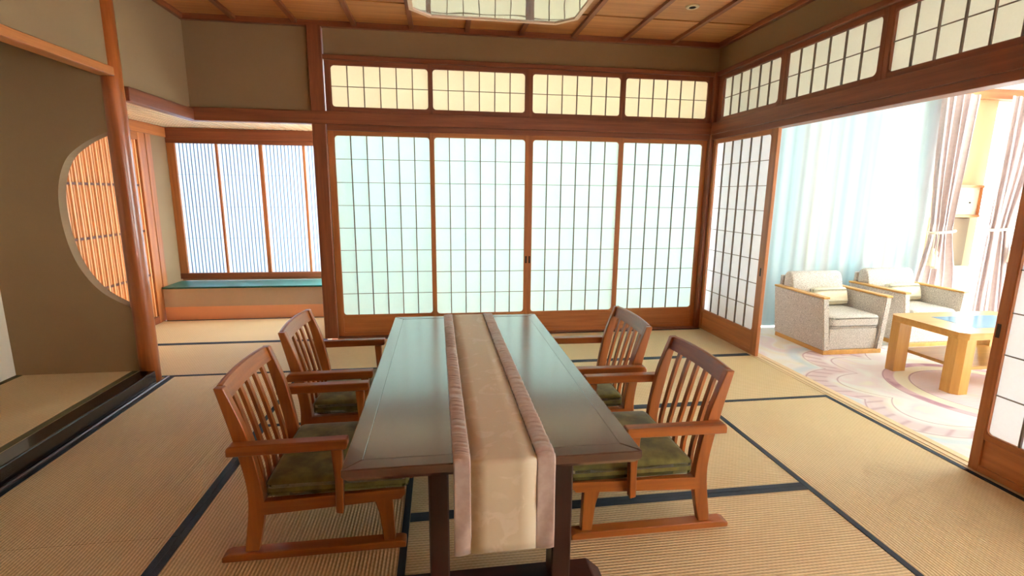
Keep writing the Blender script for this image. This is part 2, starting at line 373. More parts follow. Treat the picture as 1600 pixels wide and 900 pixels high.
# alcove
struct(box('wall_alcove_back', (-2.12, -2.05), (-3.05, -1.03), (0.0, 2.83), PLASTER_L), 'cream back wall of the alcove')
struct(box('wall_alcove_end', (-2.05, -1.25), (-3.12, -3.05), (0.0, 2.83), PLASTER), 'near end wall of the alcove')
struct(box('ceiling_alcove', (-2.05, -1.25), (-3.05, -1.08), (2.72, 2.76), 'ceil'), 'board ceiling inside the alcove', 'ceiling')
arc = [(-1.215, 0.552), (-1.263, 0.583), (-1.428, 0.697), (-1.545, 0.881), (-1.600, 1.12), (-1.598, 1.385), (-1.528, 1.588), (-1.403, 1.703), (-1.263, 1.775), (-1.215, 1.79)]
out = [(-2.05, 0.0), (-1.215, 0.0)]+spline(arc, 6)+[(-1.215, 2.72), (-2.05, 2.72)]
def alcove_side():
    n = len(out); v = [(p[0], -1.08, p[1]) for p in out]+[(p[0]-0.004, -1.0, p[1]) for p in out]
    f = [tuple(range(n)), tuple(range(n, 2*n))[::-1]]+[(i, (i+1) % n, n+(i+1) % n, n+i) for i in range(n)]
    o = mesh('wall_alcove_side', v, f, PLASTER)
    bm = bmesh.new(); bm.from_mesh(o.data); bmesh.ops.triangulate(bm, faces=[q for q in bm.faces if len(q.verts) > 4]); bm.to_mesh(o.data); bm.free()
    return struct(o, 'shaded alcove side wall with a half-moon cut-out')
alcove_side()
al = struct(root('floor_alcove', '', '', (0, 0, 0)), 'raised alcove floor of tatami behind a black lacquered sill', 'floor')
box('platform', (-2.05, -1.25), (-3.05, -1.08), (0.0, 0.04), 'trim', al)
am = box('tatami_mat', (-2.05, -1.25), (-3.05, -1.08), (0.04, 0.10), TATAMI[1], al)
for x in (-2.03, -1.275): box('border_band', (x-0.022, x+0.022), (-3.05, -1.08), (0.099, 0.1022), HERI_O, am)
box('lacquered_sill', (-1.25, -1.135), (-3.05, -1.095), (0.0, 0.104), LACQUER, al, 0.008)
box('floor_trim', (-1.135, -1.117), (-4.1, -0.95), (-0.02, 0.012), DARKTRIM, al, 0.004)
struct(box('trim_1', (-1.25, -1.15), (-3.05, -1.09), (2.135, 2.19), 'panel', None, 0.004), 'slim brown lintel under the alcove drop wall', 'lintel')
# round post
struct(lathe('trim_2', [(0.0655, 0.0), (0.066, 0.3), (0.064, 1.2), (0.063, 2.0), (0.062, 2.815)], wood('log', 2), None, (-1.207, -1.03, 0.0), 32), 'polished round log post at the alcove corner', 'post')
# beams
struct(box('trim_3', (-1.20, -1.14), (-0.97, -0.05), (2.0, 2.095), 'trim', None, 0.004), 'moulded beam between round post and back corner', 'beam')
struct(box('trim_4', (-1.20, XR), (-0.05, 0.03), (2.0, 2.112), 'trim', None, 0.004), 'long brown beam across the back wall above screens', 'beam')
struct(box('trim_5', (3.645, XR+0.03), (-3.95, -0.05), (2.0, 2.112), 'trim', None, 0.004), 'long brown beam above the opening to the lounge', 'beam')
struct(box('trim_6', (-0.05, 3.645), (-0.038, 0.045), (1.95, 2.0), 'trim', None, 0.003), 'grooved head track over the back screens', 'beam')
struct(box('trim_7', (3.655, XR+0.06), (-3.93, -0.06), (1.95, 2.0), 'trim', None, 0.003), 'grooved head track over the lounge opening', 'beam')
struct(box('trim_8', (-0.06, XR), (-0.035, 0.05), (2.552, 2.592), 'trim', None, 0.004), 'upper moulding over the back transoms', 'beam')
struct(box('trim_9', (XR-0.04, XR+0.05), (-3.95, -0.035), (2.552, 2.592), 'trim', None, 0.004), 'upper moulding over the right-hand transoms', 'beam')
struct(box('trim_10', (-0.176, -0.054), (-0.045, 0.075), (0.0, 2.83), 'trim', None, 0.006), 'square brown pillar between bay and back screens', 'post')
struct(box('trim_11', (3.645, 3.76), (-0.055, 0.06), (0.0, 2.592), 'trim', None, 0.006), 'square brown pillar in the back right corner', 'post')
struct(box('trim_12', (3.655, 3.77), (-3.99, -3.90), (0.0, 2.6), 'trim', None, 0.005), 'brown post ending the lounge opening', 'post')
struct(box('trim_13', (-0.054, 3.79), (-0.07, 0.05), (-0.05, 0.009), 'trim', None, 0.002), 'wooden floor track under the back screens', 'sill')
sill = struct(root('trim_14', '', ''), 'pale grooved threshold between tatami and lounge carpet', 'sill')
box('sill_board', (3.676, 3.79), (-3.93, -0.07), (-0.05, 0.003), 'pale', sill)
for x in (3.70, 3.745): box('sill_rib', (x-0.006, x+0.006), (-3.93, -1.04), (0.0, 0.007), 'pale', sill)

# ---- sliding shoji screens
def screen(n, label, a0, a1, p0, p1, along, c0, c1, pm, zt=1.955, zpt=1.913, zpb=0.217, pull=None, zb=0.008, cols=6, rows=8, cat='door', name='door', hf=None, side=1):
    """a0..a1 outer extent along the wall, p0..p1 paper extent, c0..c1 depth (c0 = room face)"""
    r = struct(root('%s_%d' % (name, n), '', '', (a0, (c0+c1)/2, zb) if along == 0 else ((c0+c1)/2, a0, zb)), label, cat)
    def B(nm, a, c, z, m, bev=0.0, par=None):
        return box(nm, a, c, z, m, par or r, bev) if along == 0 else box(nm, c, a, z, m, par or r, bev)
    lo, hi = min(a0, a1), max(a0, a1); q0, q1 = min(p0, p1), max(p0, p1)
    s = 1 if c1 > c0 else -1
    B('stile', (lo, q0), (c0, c1), (zb, zt), 'panel' if cat == 'door' else 'trim', 0.002)
    B('stile', (q1, hi), (c0, c1), (zb, zt), 'panel' if cat == 'door' else 'trim', 0.002)
    B('top_rail', (q0, q1), (c0, c1), (zpt, zt), 'panel' if cat == 'door' else 'trim', 0.002)
    if cat == 'door':
        B('middle_rail', (q0, q1), (c0, c1), (zpb-0.03, zpb), 'panel', 0.002)
        B('bottom_rail', (q0, q1), (c0, c1), (zb, zb+0.035), 'panel', 0.002)
        B('bottom_board', (q0, q1), (c0+s*0.010, c1), (zb+0.035, zpb-0.03), 'panel')
    else:
        B('bottom_rail', (q0, q1), (c0, c1), (zb, zpb), 'trim', 0.002)
    # paper behind the lattice
    cp = c1-s*0.006
    B('paper', (q0, q1), (cp, cp+s*0.002), (zpb, zpt), pm)
    # rounded inner frame
    rad = 0.03; ring = []
    for (cx, cz, st) in ((q1-rad-0.004, zpt-rad-0.004, 0), (q0+rad+0.004, zpt-rad-0.004, 1), (q0+rad+0.004, zpb+rad+0.004, 2), (q1-rad-0.004, zpb+rad+0.004, 3)):
        for k in range(7):
            t = (st+k/6)*PI/2; i = (cx+rad*math.cos(t), cz+rad*math.sin(t))
            ox = (q1 if st in (0, 3) else q0); oz = (zpt if st in (0, 1) else zpb)
            # outer point pushed to the rectangle
            if k <= 3: o_ = (ox, i[1] + (oz-i[1])*(k/3)) if st in (0, 2) else (i[0]+(ox-i[0])*(k/3), oz)
            else: o_ = (i[0]+(ox-i[0])*((6-k)/3), oz) if st in (0, 2) else (ox, i[1]+(oz-i[1])*((6-k)/3))
            ring.append((i, o_))
    m_ = len(ring); v = []
    for c in (c0+s*0.004, c0+s*0.014):
        for i, o_ in ring:
            for pnt in (i, o_): v.append((pnt[0], c, pnt[1]) if along == 0 else (c, pnt[0], pnt[1]))
    f = []
    for k in range(m_):
        a, b = 2*k, 2*((k+1) % m_); h = 2*m_
        f += [(a, b, b+1, a+1), (h+a, h+a+1, h+b+1, h+b), (a, h+a, h+b, b)]
    mesh('inner_frame', v, f, wood('panel' if cat == 'door' else 'trim', 2), r)
    for k in range(1, cols):
        a = q0+(q1-q0)*k/cols; B('lattice_bar', (a-0.0042, a+0.0042), (c0+s*0.005, c0+s*0.018), (zpb, zpt), 'kumiko')
    for k in range(1, rows):
        z = zpb+(zpt-zpb)*k/rows; B('lattice_crossbar', (q0, q1), (c0+s*0.014, c1-s*0.008), (z-0.0022, z+0.0022), 'kumiko')
    if pull is not None:
        B('finger_pull', (pull-0.009, pull+0.009), (c0-s*0.0015, c0+s*0.004), (0.72, 0.79), DARK)
    return r
screen(1, 'leftmost shoji screen of the back wall, beside the square pillar', -0.055, 0.90, 0.0, 0.864, 0, 0.004, 0.034, PAPER)
screen(2, 'shoji screen second from left on the back wall', 0.864, 1.805, 0.90, 1.772, 0, -0.028, 0.002, PAPER, pull=1.789)
screen(3, 'shoji screen second from right on the back wall', 1.805, 2.752, 1.84, 2.708, 0, -0.028, 0.002, PAPER, pull=1.824)
screen(4, 'rightmost shoji screen of the back wall, beside the corner pillar', 2.71, 3.645, 2.75, 3.602, 0, 0.004, 0.034, PAPER)
screen(5, 'shoji screen on the right wall standing by the corner pillar', -0.055, -1.033, -0.093, -0.95, 1, 3.682, 3.714, PAPER_R, pull=-0.992)
screen(6, 'nearest shoji screen at the right edge of the lounge opening', -2.853, -3.83, -2.902, -3.79, 1, 3.682, 3.714, PAPER_R, pull=-2.872)
for i in range(2):  # out-of-view paper screens, added to let more daylight into the tatami room
    a = -4.0-i*0.87
    screen(8+i, ['far', 'near'][i]+' thin paper side screen added for daylight, right of the picture', a, a-0.865, a-0.035, a-0.83, 1, 3.705, 3.735, PAPER_S)
# transoms
def tr(n, label, a0, a1, p0, p1, along, pm):
    c = (-0.012, 0.022) if along == 0 else (XR-0.012, XR+0.022)
    screen(n, label, a0, a1, p0, p1, along, c[0], c[1], pm, zt=2.552, zpt=2.513, zpb=2.154, zb=2.112, rows=2, cat='window', name='window')
tr(1, 'leftmost transom window above the back screens', -0.05, 0.878, 0.0, 0.861, 0, PAPER_W)
tr(2, 'transom window second from left above the back screens', 0.878, 1.798, 0.896, 1.764, 0, PAPER_W)
tr(3, 'transom window third from left above the back screens', 1.798, 2.726, 1.832, 2.703, 0, PAPER_W)
tr(4, 'transom window in the back wall nearest the corner pillar', 2.726, 3.645, 2.749, 3.606, 0, PAPER_W)
tr(5, 'transom window in the right wall nearest the corner pillar', -0.055, -1.003, -0.135, -0.969, 1, PAPER_L)
tr(6, 'middle transom window seen above the lounge opening', -1.003, -1.952, -1.037, -1.913, 1, PAPER_L)
tr(7, 'largest transom window at the upper right of the picture', -1.952, -2.895, -1.992, -2.862, 1, PAPER_L)
tr(8, 'transom window of the right wall nearest the viewer', -2.895, -3.93, -2.94, -3.80, 1, PAPER_L)

# ---- window bay on the left
struct(box('wall_bay_right', (-0.15, -0.10), (0.075, 1.40), (0.0, 0.42), PLASTER_L), 'low right side wall of the window bay')
struct(box('wall_bay_right', (-0.15, -0.10), (0.075, 1.40), (1.98, 2.16), PLASTER_L), 'strip over the added side window of the bay')
sw = struct(root('window_18', '', ''), 'side window added to light the bay, hidden behind the square pillar', 'window')  # unseen opening, added to brighten the bay from the right
for yy in (0.10, 0.73, 1.36): box('mullion', (-0.145, -0.105), (yy-0.025, yy+0.025), (0.42, 1.98), 'panel', sw)
for yy, gm in ((0.125, FROST), (0.755, GLASS)): box('pane', (-0.127, -0.123), (yy, yy+0.58), (0.42, 1.98), gm, sw)
struct(box('wall_bay_left', (-2.12, -2.05), (0.99, 1.40), (0.0, 2.16), PLASTER), 'cream plaster beside the bay window')
struct(box('wall_bay_left', (-2.16, -2.09), (-1.03, 0.99), (0.0, 2.16), PLASTER_L), 'wall behind the wooden lattice screen')
struct(box('wall_bay_back', (-2.12, -0.10), (1.34, 1.40), (0.0, 0.39), PLASTER), 'low wall under the bay window')
struct(box('wall_bay_back', (-2.12, -0.10), (1.34, 1.40), (2.07, 2.16), PLASTER), 'strip of wall over the bay window')
cb = struct(root('ceiling_bay', '', ''), 'low slatted ceiling of the window bay', 'ceiling')
box('ceiling_board', (-2.12, -1.25), (-1.03, 0.03), (2.11, 2.16), 'pale', cb)
box('ceiling_board', (-2.12, -0.10), (0.03, 1.40), (2.11, 2.16), 'pale', cb)
for i in range(30):
    x = -2.03+i*0.064
    box('ceiling_slat', (x-0.02, x+0.02), (-1.03 if x < -1.27 else 0.03, 1.335), (2.085, 2.112), 'pale', cb)
struct(box('trim_15', (-2.05, -0.15), (1.29, 1.345), (1.965, 2.084), 'trim', None, 0.004), 'reddish beam over the bay window', 'beam')
struct(box('trim_16', (-2.09, -2.035), (-1.03, 1.29), (1.975, 2.084), 'panel', None, 0.004), 'reddish beam over the wooden lattice screen', 'beam')
struct(box('trim_17', (-2.09, -2.04), (0.895, 0.99), (0.0, 1.975), 'panel', None, 0.004), 'upright post between lattice screen and bay window', 'post')
# lattice screen (sliding door with slats)
BARDARK = plain('dark_lattice_bar', lin(104, 56, 30), 0.6)
d7 = struct(root('door_7', '', '', (-2.06, -1.0, 0.0)), 'sliding wooden lattice screen seen behind the round post', 'door')
box('backing_board', (-2.088, -2.08), (-1.0, 0.77), (0.06, 1.93), 'screen', d7)
box('stile', (-2.085, -2.045), (0.765, 0.89), (0.0, 1.975), 'panel', d7, 0.003)
box('top_rail', (-2.085, -2.045), (-1.0, 0.765), (1.90, 1.975), 'panel', d7, 0.003)
box('bottom_rail', (-2.085, -2.045), (-1.0, 0.765), (0.0, 0.075), 'trim', d7, 0.003)
for z in (0.525, 0.987, 1.45): box('crossbar', (-2.08, -2.0675), (-1.0, 0.765), (z-0.011, z+0.011), BARDARK, d7)
i = 0; y = 0.745
while y > -0.98:
    wd = 0.0095 if i % 2 == 0 else 0.004
    box('slat', (-2.0795, -2.064 if i % 2 == 0 else -2.070), (y-wd, y+wd), (0.075, 1.90), 'screen', d7); y -= 0.0375; i += 1
# bay window
bw = struct(root('window_9', '', '', (-1.05, 1.318, 0.39)), 'bay window of four pale blue ribbed panes', 'window')
box('sill_rail', (-2.05, -0.15), (1.295, 1.335), (0.39, 0.455), 'trim', bw, 0.003)
box('head_rail', (-2.05, -0.15), (1.295, 1.335), (1.92, 1.965), 'trim', bw, 0.003)
ms = [-2.006, -1.534, -1.067, -0.598, -0.162]; hw = [0.043, 0.013, 0.021, 0.013, 0.012]
for x, h in zip(ms, hw): box('mullion', (x-h, x+h), (1.30, 1.332), (0.455, 1.92), 'panel', bw, 0.002)
for j in range(4):
    a, b = ms[j]+hw[j], ms[j+1]-hw[j+1]
    pn = box('pane', (a, b), (1.326, 1.33), (0.455, 1.92), FROST, bw)
    nn = 11
    for k in range(1, nn):
        x = a+(b-a)*k/nn; box('glazing_rib', (x-0.004, x+0.004), (1.316, 1.326), (0.455, 1.92), plain('rib_grey', lin(120, 138, 158), 0.5) if 'RIB' not in globals() else RIB, pn)
        if 'RIB' not in globals(): RIB = bpy.data.materials['rib_grey']
    for z in (0.86, 1.22, 1.58): box('glazing_crossbar', (a, b), (1.321, 1.326), (z-0.0015, z+0.0015), RIB, pn)
bn = tag(root('window_bench', '', '', (-1.1, 1.09, 0)), 'built-in bench with glossy green top below the bay window', 'bench')
box('top_board', (-2.035, -0.152), (0.85, 1.29), (0.352, 0.372), GREENTOP, bn, 0.003)
box('front_panel', (-2.035, -0.152), (0.868, 0.90), (0.15, 0.352), PLASTER_T, bn)
box('kick_board', (-2.035, -0.152), (0.867, 0.905), (0.0, 0.15), plain('salmon_board', lin(232, 166, 122), 0.5), bn)

# ---- the lounge beyond the opening
LX = 8.5; LZ = 2.56
struct(box('floor_lounge', (3.79, LX), (-4.0, 0.12), (-0.06, 0.0), CARPET), 'cream lounge carpet with pink floral medallion', 'floor').location
fl = bpy.data.objects['floor_lounge']
me = fl.data; off = Vector(fl.location); me.transform(Matrix.Translation(off)); fl.location = (0, 0, 0)
struct(box('ceiling_lounge', (3.77, LX), (-4.0, 0.14), (LZ, LZ+0.05), WHITE), 'white ceiling of the lounge', 'ceiling')
struct(box('wall_lounge_right', (LX, LX+0.07), (-1.3, 0.14), (0, LZ), PLASTER_L), 'far right wall strip of the lounge')
struct(box('wall_lounge_right', (LX, LX+0.07), (-3.93, -1.3), (2.3, LZ), PLASTER_L), 'wall over the added side window of the lounge')
struct(box('wall_lounge_front', (3.77, LX), (-4.0, -3.93), (0, LZ), PLASTER_L), 'near wall of the lounge')
struct(box('wall_lounge_back', (6.40, 7.05), (0.04, 0.14), (0, LZ), PLASTER_P), 'cream wall pier between the two lounge curtains')
struct(box('wall_lounge_back', (3.77, 3.88), (0.04, 0.14), (0, LZ), PLASTER_L), 'narrow wall strip beside the lounge window')
struct(box('trim_18', (3.77, LX), (-0.03, 0.14), (2.46, LZ), 'panel', None, 0.003), 'wooden curtain pelmet over the lounge windows', 'beam')
def big_window(n, x0, x1, label, k):
    r = struct(root('window_%d' % n, '', '', ((x0+x1)/2, 0.09, 0)), label, 'window')
    box('frame_bottom', (x0, x1), (0.06, 0.12), (0, 0.06), WHITE, r); box('frame_top', (x0, x1), (0.06, 0.12), (2.40, 2.46), WHITE, r)
    for i in range(k+1):
        x = x0+(x1-x0)*i/k; a = 0.03
        box('mullion', (max(x0, x-a), min(x1, x+a)), (0.06, 0.12), (0.06, 2.40), WHITE, r)
    for i in range(k):
        box('pane', (x0+(x1-x0)*i/k+0.03, x0+(x1-x0)*(i+1)/k-0.03), (0.088, 0.092), (0.06, 2.40), GLASS, r)
big_window(10, 3.88, 6.40, 'wide lounge window behind the sheer curtain', 3)
big_window(11, 7.05, LX, 'second lounge window behind the right-hand curtain', 2)
def side_window(n, label, along, c, a0, a1, z0, k):
    r = struct(root('window_%d' % n, '', ''), label, 'window')
    B = lambda nm, a, cc, z, m: box(nm, a, cc, z, m, r) if along == 0 else box(nm, cc, a, z, m, r)
    B('frame_bottom', (a0, a1), (c-0.03, c+0.03), (z0, z0+0.05), WHITE); B('frame_top', (a0, a1), (c-0.03, c+0.03), (2.25, 2.3), WHITE)
    for i in range(k+1): x = a0+(a1-a0)*i/k; B('mullion', (max(a0, x-0.025), min(a1, x+0.025)), (c-0.03, c+0.03), (z0+0.05, 2.25), WHITE)
    for i in range(k): B('pane', (a0+(a1-a0)*i/k+0.025, a0+(a1-a0)*(i+1)/k-0.025), (c-0.002, c+0.002), (z0+0.05, 2.25), GLASS)
side_window(16, 'side window added to light the lounge, right of the picture', 1, LX+0.035, -3.93, -1.3, 0.0, 3)  # unseen, added so more daylight crosses the lounge into the room
struct(box('ground', (-12, 20), (1.5, 14), (-0.30, -0.20), STONE), 'pale stone terrace outside the windows', 'ground')

# sheer curtain
def cloth(name, mat, x_of, n_u, n_z, z0, z1, yc, parent=None):
    v = []; f = []
    for j in range(n_z+1):
        z = z0+(z1-z0)*j/n_z
        for i in range(n_u+1):
            x, dy = x_of(i/n_u, z); v.append((x, yc+dy, z))
    for j in range(n_z):
        for i in range(n_u): a = j*(n_u+1)+i; f.append((a, a+1, a+n_u+2, a+n_u+1))
    return mesh(name, v, f, mat, parent, True)
rnd = [random.uniform(0, 6.28) for _ in range(12)]
def sheer_f(x0, x1):
    def g(u, z):
        x = x0+(x1-x0)*u
        d = 0.0045*math.sin(x*46+rnd[0]+0.9*math.sin(x*5+rnd[1]))+0.006*math.sin(x*17+rnd[2]+z*0.3)
        return x+0.006*math.sin(x*46+1.3), d*(0.8+0.2*(2.5-z)/2.5)
    return g
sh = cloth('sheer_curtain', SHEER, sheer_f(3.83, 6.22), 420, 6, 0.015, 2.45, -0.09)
tag(sh, 'sheer curtain tinted with outdoor colours across the wide lounge window behind the armchairs', 'curtain')
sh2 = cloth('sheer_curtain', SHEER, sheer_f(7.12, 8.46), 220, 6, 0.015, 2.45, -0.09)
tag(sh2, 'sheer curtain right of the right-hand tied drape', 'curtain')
def drape(label, edges, tie_z, tx, tassel_x):
    r = tag(root('tied_curtain', '', '', (tx, -0.19, 0)), label, 'curtain', 'tied mauve lounge curtains')
    lt = [(z, a) for z, a, b in edges]; rtb = [(z, b) for z, a, b in edges]
    nf = 5; ph = random.uniform(0, 6)
    sm = lambda tab, z: sum(interp(tab, z+d) for d in (-0.12, -0.06, 0, 0.06, 0.12))/5
    def g(u, z):
        a, b = sm(lt, z), sm(rtb, z); wdt = b-a
        amp = 0.023*min(1.0, 0.45/max(wdt, 0.2))*(0.55 if abs(z-tie_z) < 0.06 else 1.0)
        uu = u+0.012*math.sin(9*u+ph)
        return a+wdt*u+0.012*math.sin(2*PI*nf*uu*2), amp*math.sin(2*PI*nf*uu+ph)+0.012*math.sin(2*PI*3*u+z*1.2)
    cloth('drape', CURTAIN, g, 150, 48, 0.01, 2.46, -0.19, r)
    a, b = interp(lt, tie_z), interp(rtb, tie_z); cx, hw_ = (a+b)/2, (b-a)/2+0.02
    tie = []
    v = []; f = []; n = 40; k = 8
    for i in range(n):
        t = 2*PI*i/n; cxx, cyy = cx+hw_*math.cos(t), -0.19+0.07*math.sin(t); cz = tie_z+0.012*math.cos(t)
        for j in range(k):
            q = 2*PI*j/k; v.append((cxx+0.012*math.cos(q)*math.cos(t), cyy+0.012*math.cos(q)*math.sin(t), cz+0.014*math.sin(q)))
    for i in range(n):
        for j in range(k): f.append((i*k+j, ((i+1) % n)*k+j, ((i+1) % n)*k+(j+1) % k, i*k+(j+1) % k))
    tb = mesh('tieback_cord', v, f, CORD, r, True)
    for dx, dz in ((-0.02, 0.0), (0.03, -0.03)):
        x = tassel_x+dx
        lathe('tassel', [(0.004, 0.16+abs(dz)), (0.005, 0.0), (0.018, -0.015), (0.02, -0.04), (0.014, -0.055), (0.026, -0.075), (0.034, -0.19), (0.03, -0.195)], CORD, tb, (x, -0.275, tie_z-0.165+dz), 12)
    return r
drape('mauve curtain tied back beside the sheer, behind the second armchair', [(0, 6.07, 6.66), (0.55, 6.12, 6.62), (1.03, 6.215, 6.475), (1.3, 6.18, 6.49), (1.75, 6.13, 6.53), (2.5, 6.08, 6.575)], 1.04, 6.345, 6.19)
drape('mauve curtain tied back at the far right, next to the nearest screen', [(0, 6.92, 7.40), (0.55, 6.93, 7.30), (1.06, 6.945, 7.205), (1.3, 6.935, 7.26), (1.7, 6.93, 7.36), (2.5, 6.915, 7.46)], 1.07, 7.08, 7.20)

# wall lamp / box on the pier, low white cabinet, taupe panel
wl = tag(root('wall_lamp', '', '', (6.72, 0.0, 1.2)), 'wooden framed paper wall lamp between the two tied curtains', 'lamp')
for z in (1.205, 1.53): box('frame_board', (6.50, 6.94), (-0.07, 0.038), (z-0.014, z+0.014), 'panel', wl, 0.002)
for x in (6.52, 6.60, 6.92): box('frame_post', (x-0.011, x+0.011), (-0.066, -0.044), (1.219, 1.516), 'panel', wl)
box('paper_shade', (6.51, 6.93), (-0.040, 0.036), (1.219, 1.516), PAPER_W, wl)
box('knob', (6.80, 6.815), (-0.05, -0.04), (1.345, 1.36), DARK, wl)
tag(box('wall_panel', (6.42, 6.93), (0.022, 0.038), (0.64, 1.18), plain('taupe_panel', lin(140, 120, 96), 0.6), None, 0.003), 'taupe panel fixed to the wall under the wooden lamp', 'panel')
wc = tag(root('low_cabinet', '', '', (6.78, -0.03, 0)), 'low white cabinet glimpsed between the tied curtains', 'cabinet')
box('body', (6.67, 6.905), (-0.10, 0.03), (0.0, 0.60), WHITE, wc, 0.004); box('top_board', (6.66, 6.91), (-0.11, 0.032), (0.60, 0.635), WHITE, wc, 0.003)

# ================================================================== FURNITURE
# ---- dining table
TZ = 0.624
dt = tag(root('dining_table', '', '', (1.105, -2.648, 0)), 'long dark polished dining table with trestle feet', 'table')
X0, X1, Y0, Y1 = 0.655, 1.555, -3.545, -1.752
bw_ = 0.055
box('top_panel', (X0+bw_, X1-bw_), (Y0+bw_, Y1-bw_), (TZ-0.03, TZ-0.001), 'table', dt)
def edge(poly, ax):
    # mitred border board: sloping underside
    v = [(x, y, TZ) for x, y in poly]+[(x, y, TZ-0.026) for x, y in poly]
    cx, cy = 1.105, -2.648
    v2 = [(x+(cx-x)*0.035, y+(cy-y)*0.018, TZ-0.046) for x, y in poly]
    v += v2; n = 4
    f = [(0, 1, 2, 3), (8, 11, 10, 9)]
    for l in (0, 4):
        for i in range(4): f.append((l+i, l+4+i, l+4+(i+1) % 4, l+(i+1) % 4))
    o = mesh('edge_board', v, f, wood('tabledge', ax), dt)
    bm = bmesh.new(); bm.from_mesh(o.data); bmesh.ops.bevel(bm, geom=[e for e in bm.edges], offset=0.003, segments=1, affect='EDGES'); bm.to_mesh(o.data); bm.free()
i0, i1, j0, j1 = X0+bw_, X1-bw_, Y0+bw_, Y1-bw_
edge([(X0, Y0), (X1, Y0), (i1, j0), (i0, j0)], 0); edge([(X1, Y1), (X0, Y1), (i0, j1), (i1, j1)], 0)
edge([(X0, Y1), (X0, Y0), (i0, j0), (i0, j1)], 1); edge([(X1, Y0), (X1, Y1), (i1, j1), (i1, j0)], 1)
for yy in (-3.38, -2.06):
    for (a, b) in ((0.895, 0.96), (1.305, 1.372)): box('leg', (a, b), (yy-0.045, yy+0.045), (0.07, TZ-0.03), 'tableleg', dt, 0.005)
    pts = [(0.70, 0.0), (1.515, 0.0), (1.515, 0.022), (1.465, 0.07), (0.75, 0.07), (0.70, 0.022)]
    prism('trestle_foot', pts, 1, yy-0.07, yy+0.07, 'tableleg', dt, 0.004)
    box('top_bearer', (0.80, 1.41), (yy-0.04, yy+0.04), (TZ-0.075, TZ-0.03), 'tableleg', dt, 0.004)
box('stretcher', (1.10, 1.165), (-3.335, -2.105), (0.20, 0.27), 'tableleg', dt, 0.004)
# ---- runner
tr_ = tag(root('table_runner', '', '', (1.12, -2.65, TZ)), 'cream damask table runner with ruched taupe satin borders', 'table runner')
path = [(-1.742, 0.40), (-1.742, TZ-0.004), (-1.7455, TZ+0.003)]
n = 620
for i in range(n+1): path.append((-1.752-(3.545-1.752)*i/n, TZ+0.004))
path += [(-3.5535, TZ+0.001)]
for i in range(13): path.append((-3.556, TZ-0.010-(TZ-0.010-0.329)*i/12))
def strip(name, xa, xb, nx, mat, ruf, sgn):
    v = []; f = []; rs = random.Random(len(name)+int(sgn*3)+11)
    ph = [rs.uniform(0, 6.28) for _ in range(6)]
    for j, (y, z) in enumerate(path):
        for i in range(nx+1):
            u = i/nx; x = xa(j)+(xb(j)-xa(j))*u; dz = 0; dy = 0
            if ruf and 4 < j < len(path)-14:
                yy = y+0.012*math.sin(3*u+ph[3])*u
                q = yy/0.042+0.45*math.sin(yy*11+ph[0])+0.3*math.sin(yy*23+ph[1])
                hgt = abs(math.sin(PI*q))**0.5*(0.45+0.55*abs(math.sin(yy*17+ph[2])))+0.25*abs(math.sin(PI*q*2.3+ph[4]))
                e = 0.30+0.70*math.sin(PI*(0.12+0.76*u))
                dz = 0.0115*hgt*e+0.0005
            elif j > len(path)-13:
                k = (j-(len(path)-13))/12; dy = -0.004*k*(1+math.sin(u*4+ph[4]+k*5)) if ruf else -0.003*k
            v.append((x, y+dy, z+dz))
    for j in range(len(path)-1):
        for i in range(nx): a = j*(nx+1)+i; f.append((a, a+1, a+nx+2, a+nx+1))
    o = mesh(name, v, f, mat, tr_, True); md = o.modifiers.new('thickness', 'SOLIDIFY'); md.thickness = 0.0015; md.offset = 1.0
    return o
fr = lambda j: j/len(path)
strip('damask_panel', lambda j: 1.013+0.010*fr(j), lambda j: 1.212+0.009*fr(j), 4, DAMASK, False, 0)
strip('satin_border', lambda j: 0.960+0.013*fr(j), lambda j: 1.0135+0.010*fr(j), 10, BAND, True, -1)
strip('satin_border', lambda j: 1.2115+0.009*fr(j), lambda j: 1.271+0.007*fr(j), 10, BAND, True, 1)

# ---- dining armchairs (local: faces +x, origin under the middle)
def pillow(name, xs, ys, zs, mat, parent, bev=0.025, puff=0.012, seg=3):
    c = Vector(((xs[0]+xs[1])/2, (ys[0]+ys[1])/2, (zs[0]+zs[1])/2)); d = Vector((xs[1]-xs[0], ys[1]-ys[0], zs[1]-zs[0]))
    bm = bmesh.new(); bmesh.ops.create_cube(bm, size=1.0); bmesh.ops.scale(bm, vec=d, verts=bm.verts)
    bmesh.ops.subdivide_edges(bm, edges=bm.edges[:], cuts=5, use_grid_fill=True)
    sharp = [e for e in bm.edges if len(e.link_faces) == 2 and e.calc_face_angle(0) > 0.5]
    bmesh.ops.bevel(bm, geom=sharp, offset=bev, segments=seg, profile=0.5, affect='EDGES')
    ax = list(d).index(min(d)); oth = [i for i in range(3) if i != ax]
    for v in bm.verts:
        k = 1
        for i in oth: k *= max(0, 1-(2*v.co[i]/d[i])**2)
        v.co[ax] += math.copysign(puff*math.sqrt(k), v.co[ax]) if abs(v.co[ax]) > 1e-4 else 0
    me = bpy.data.meshes.new(name); bm.to_mesh(me); bm.free(); me.shade_smooth()
    return link(name, me, mat, parent, c)
CX = 0.445
REAR = [(0.03, 0.180), (0.215, 0.207), (0.33, 0.205), (0.49, 0.176), (0.60, 0.152), (0.70, 0.128)]
FRONT = [(0.03, 0.231), (0.18, 0.262), (0.31, 0.260), (0.50, 0.228), (0.60, 0.198), (0.70, 0.162)]
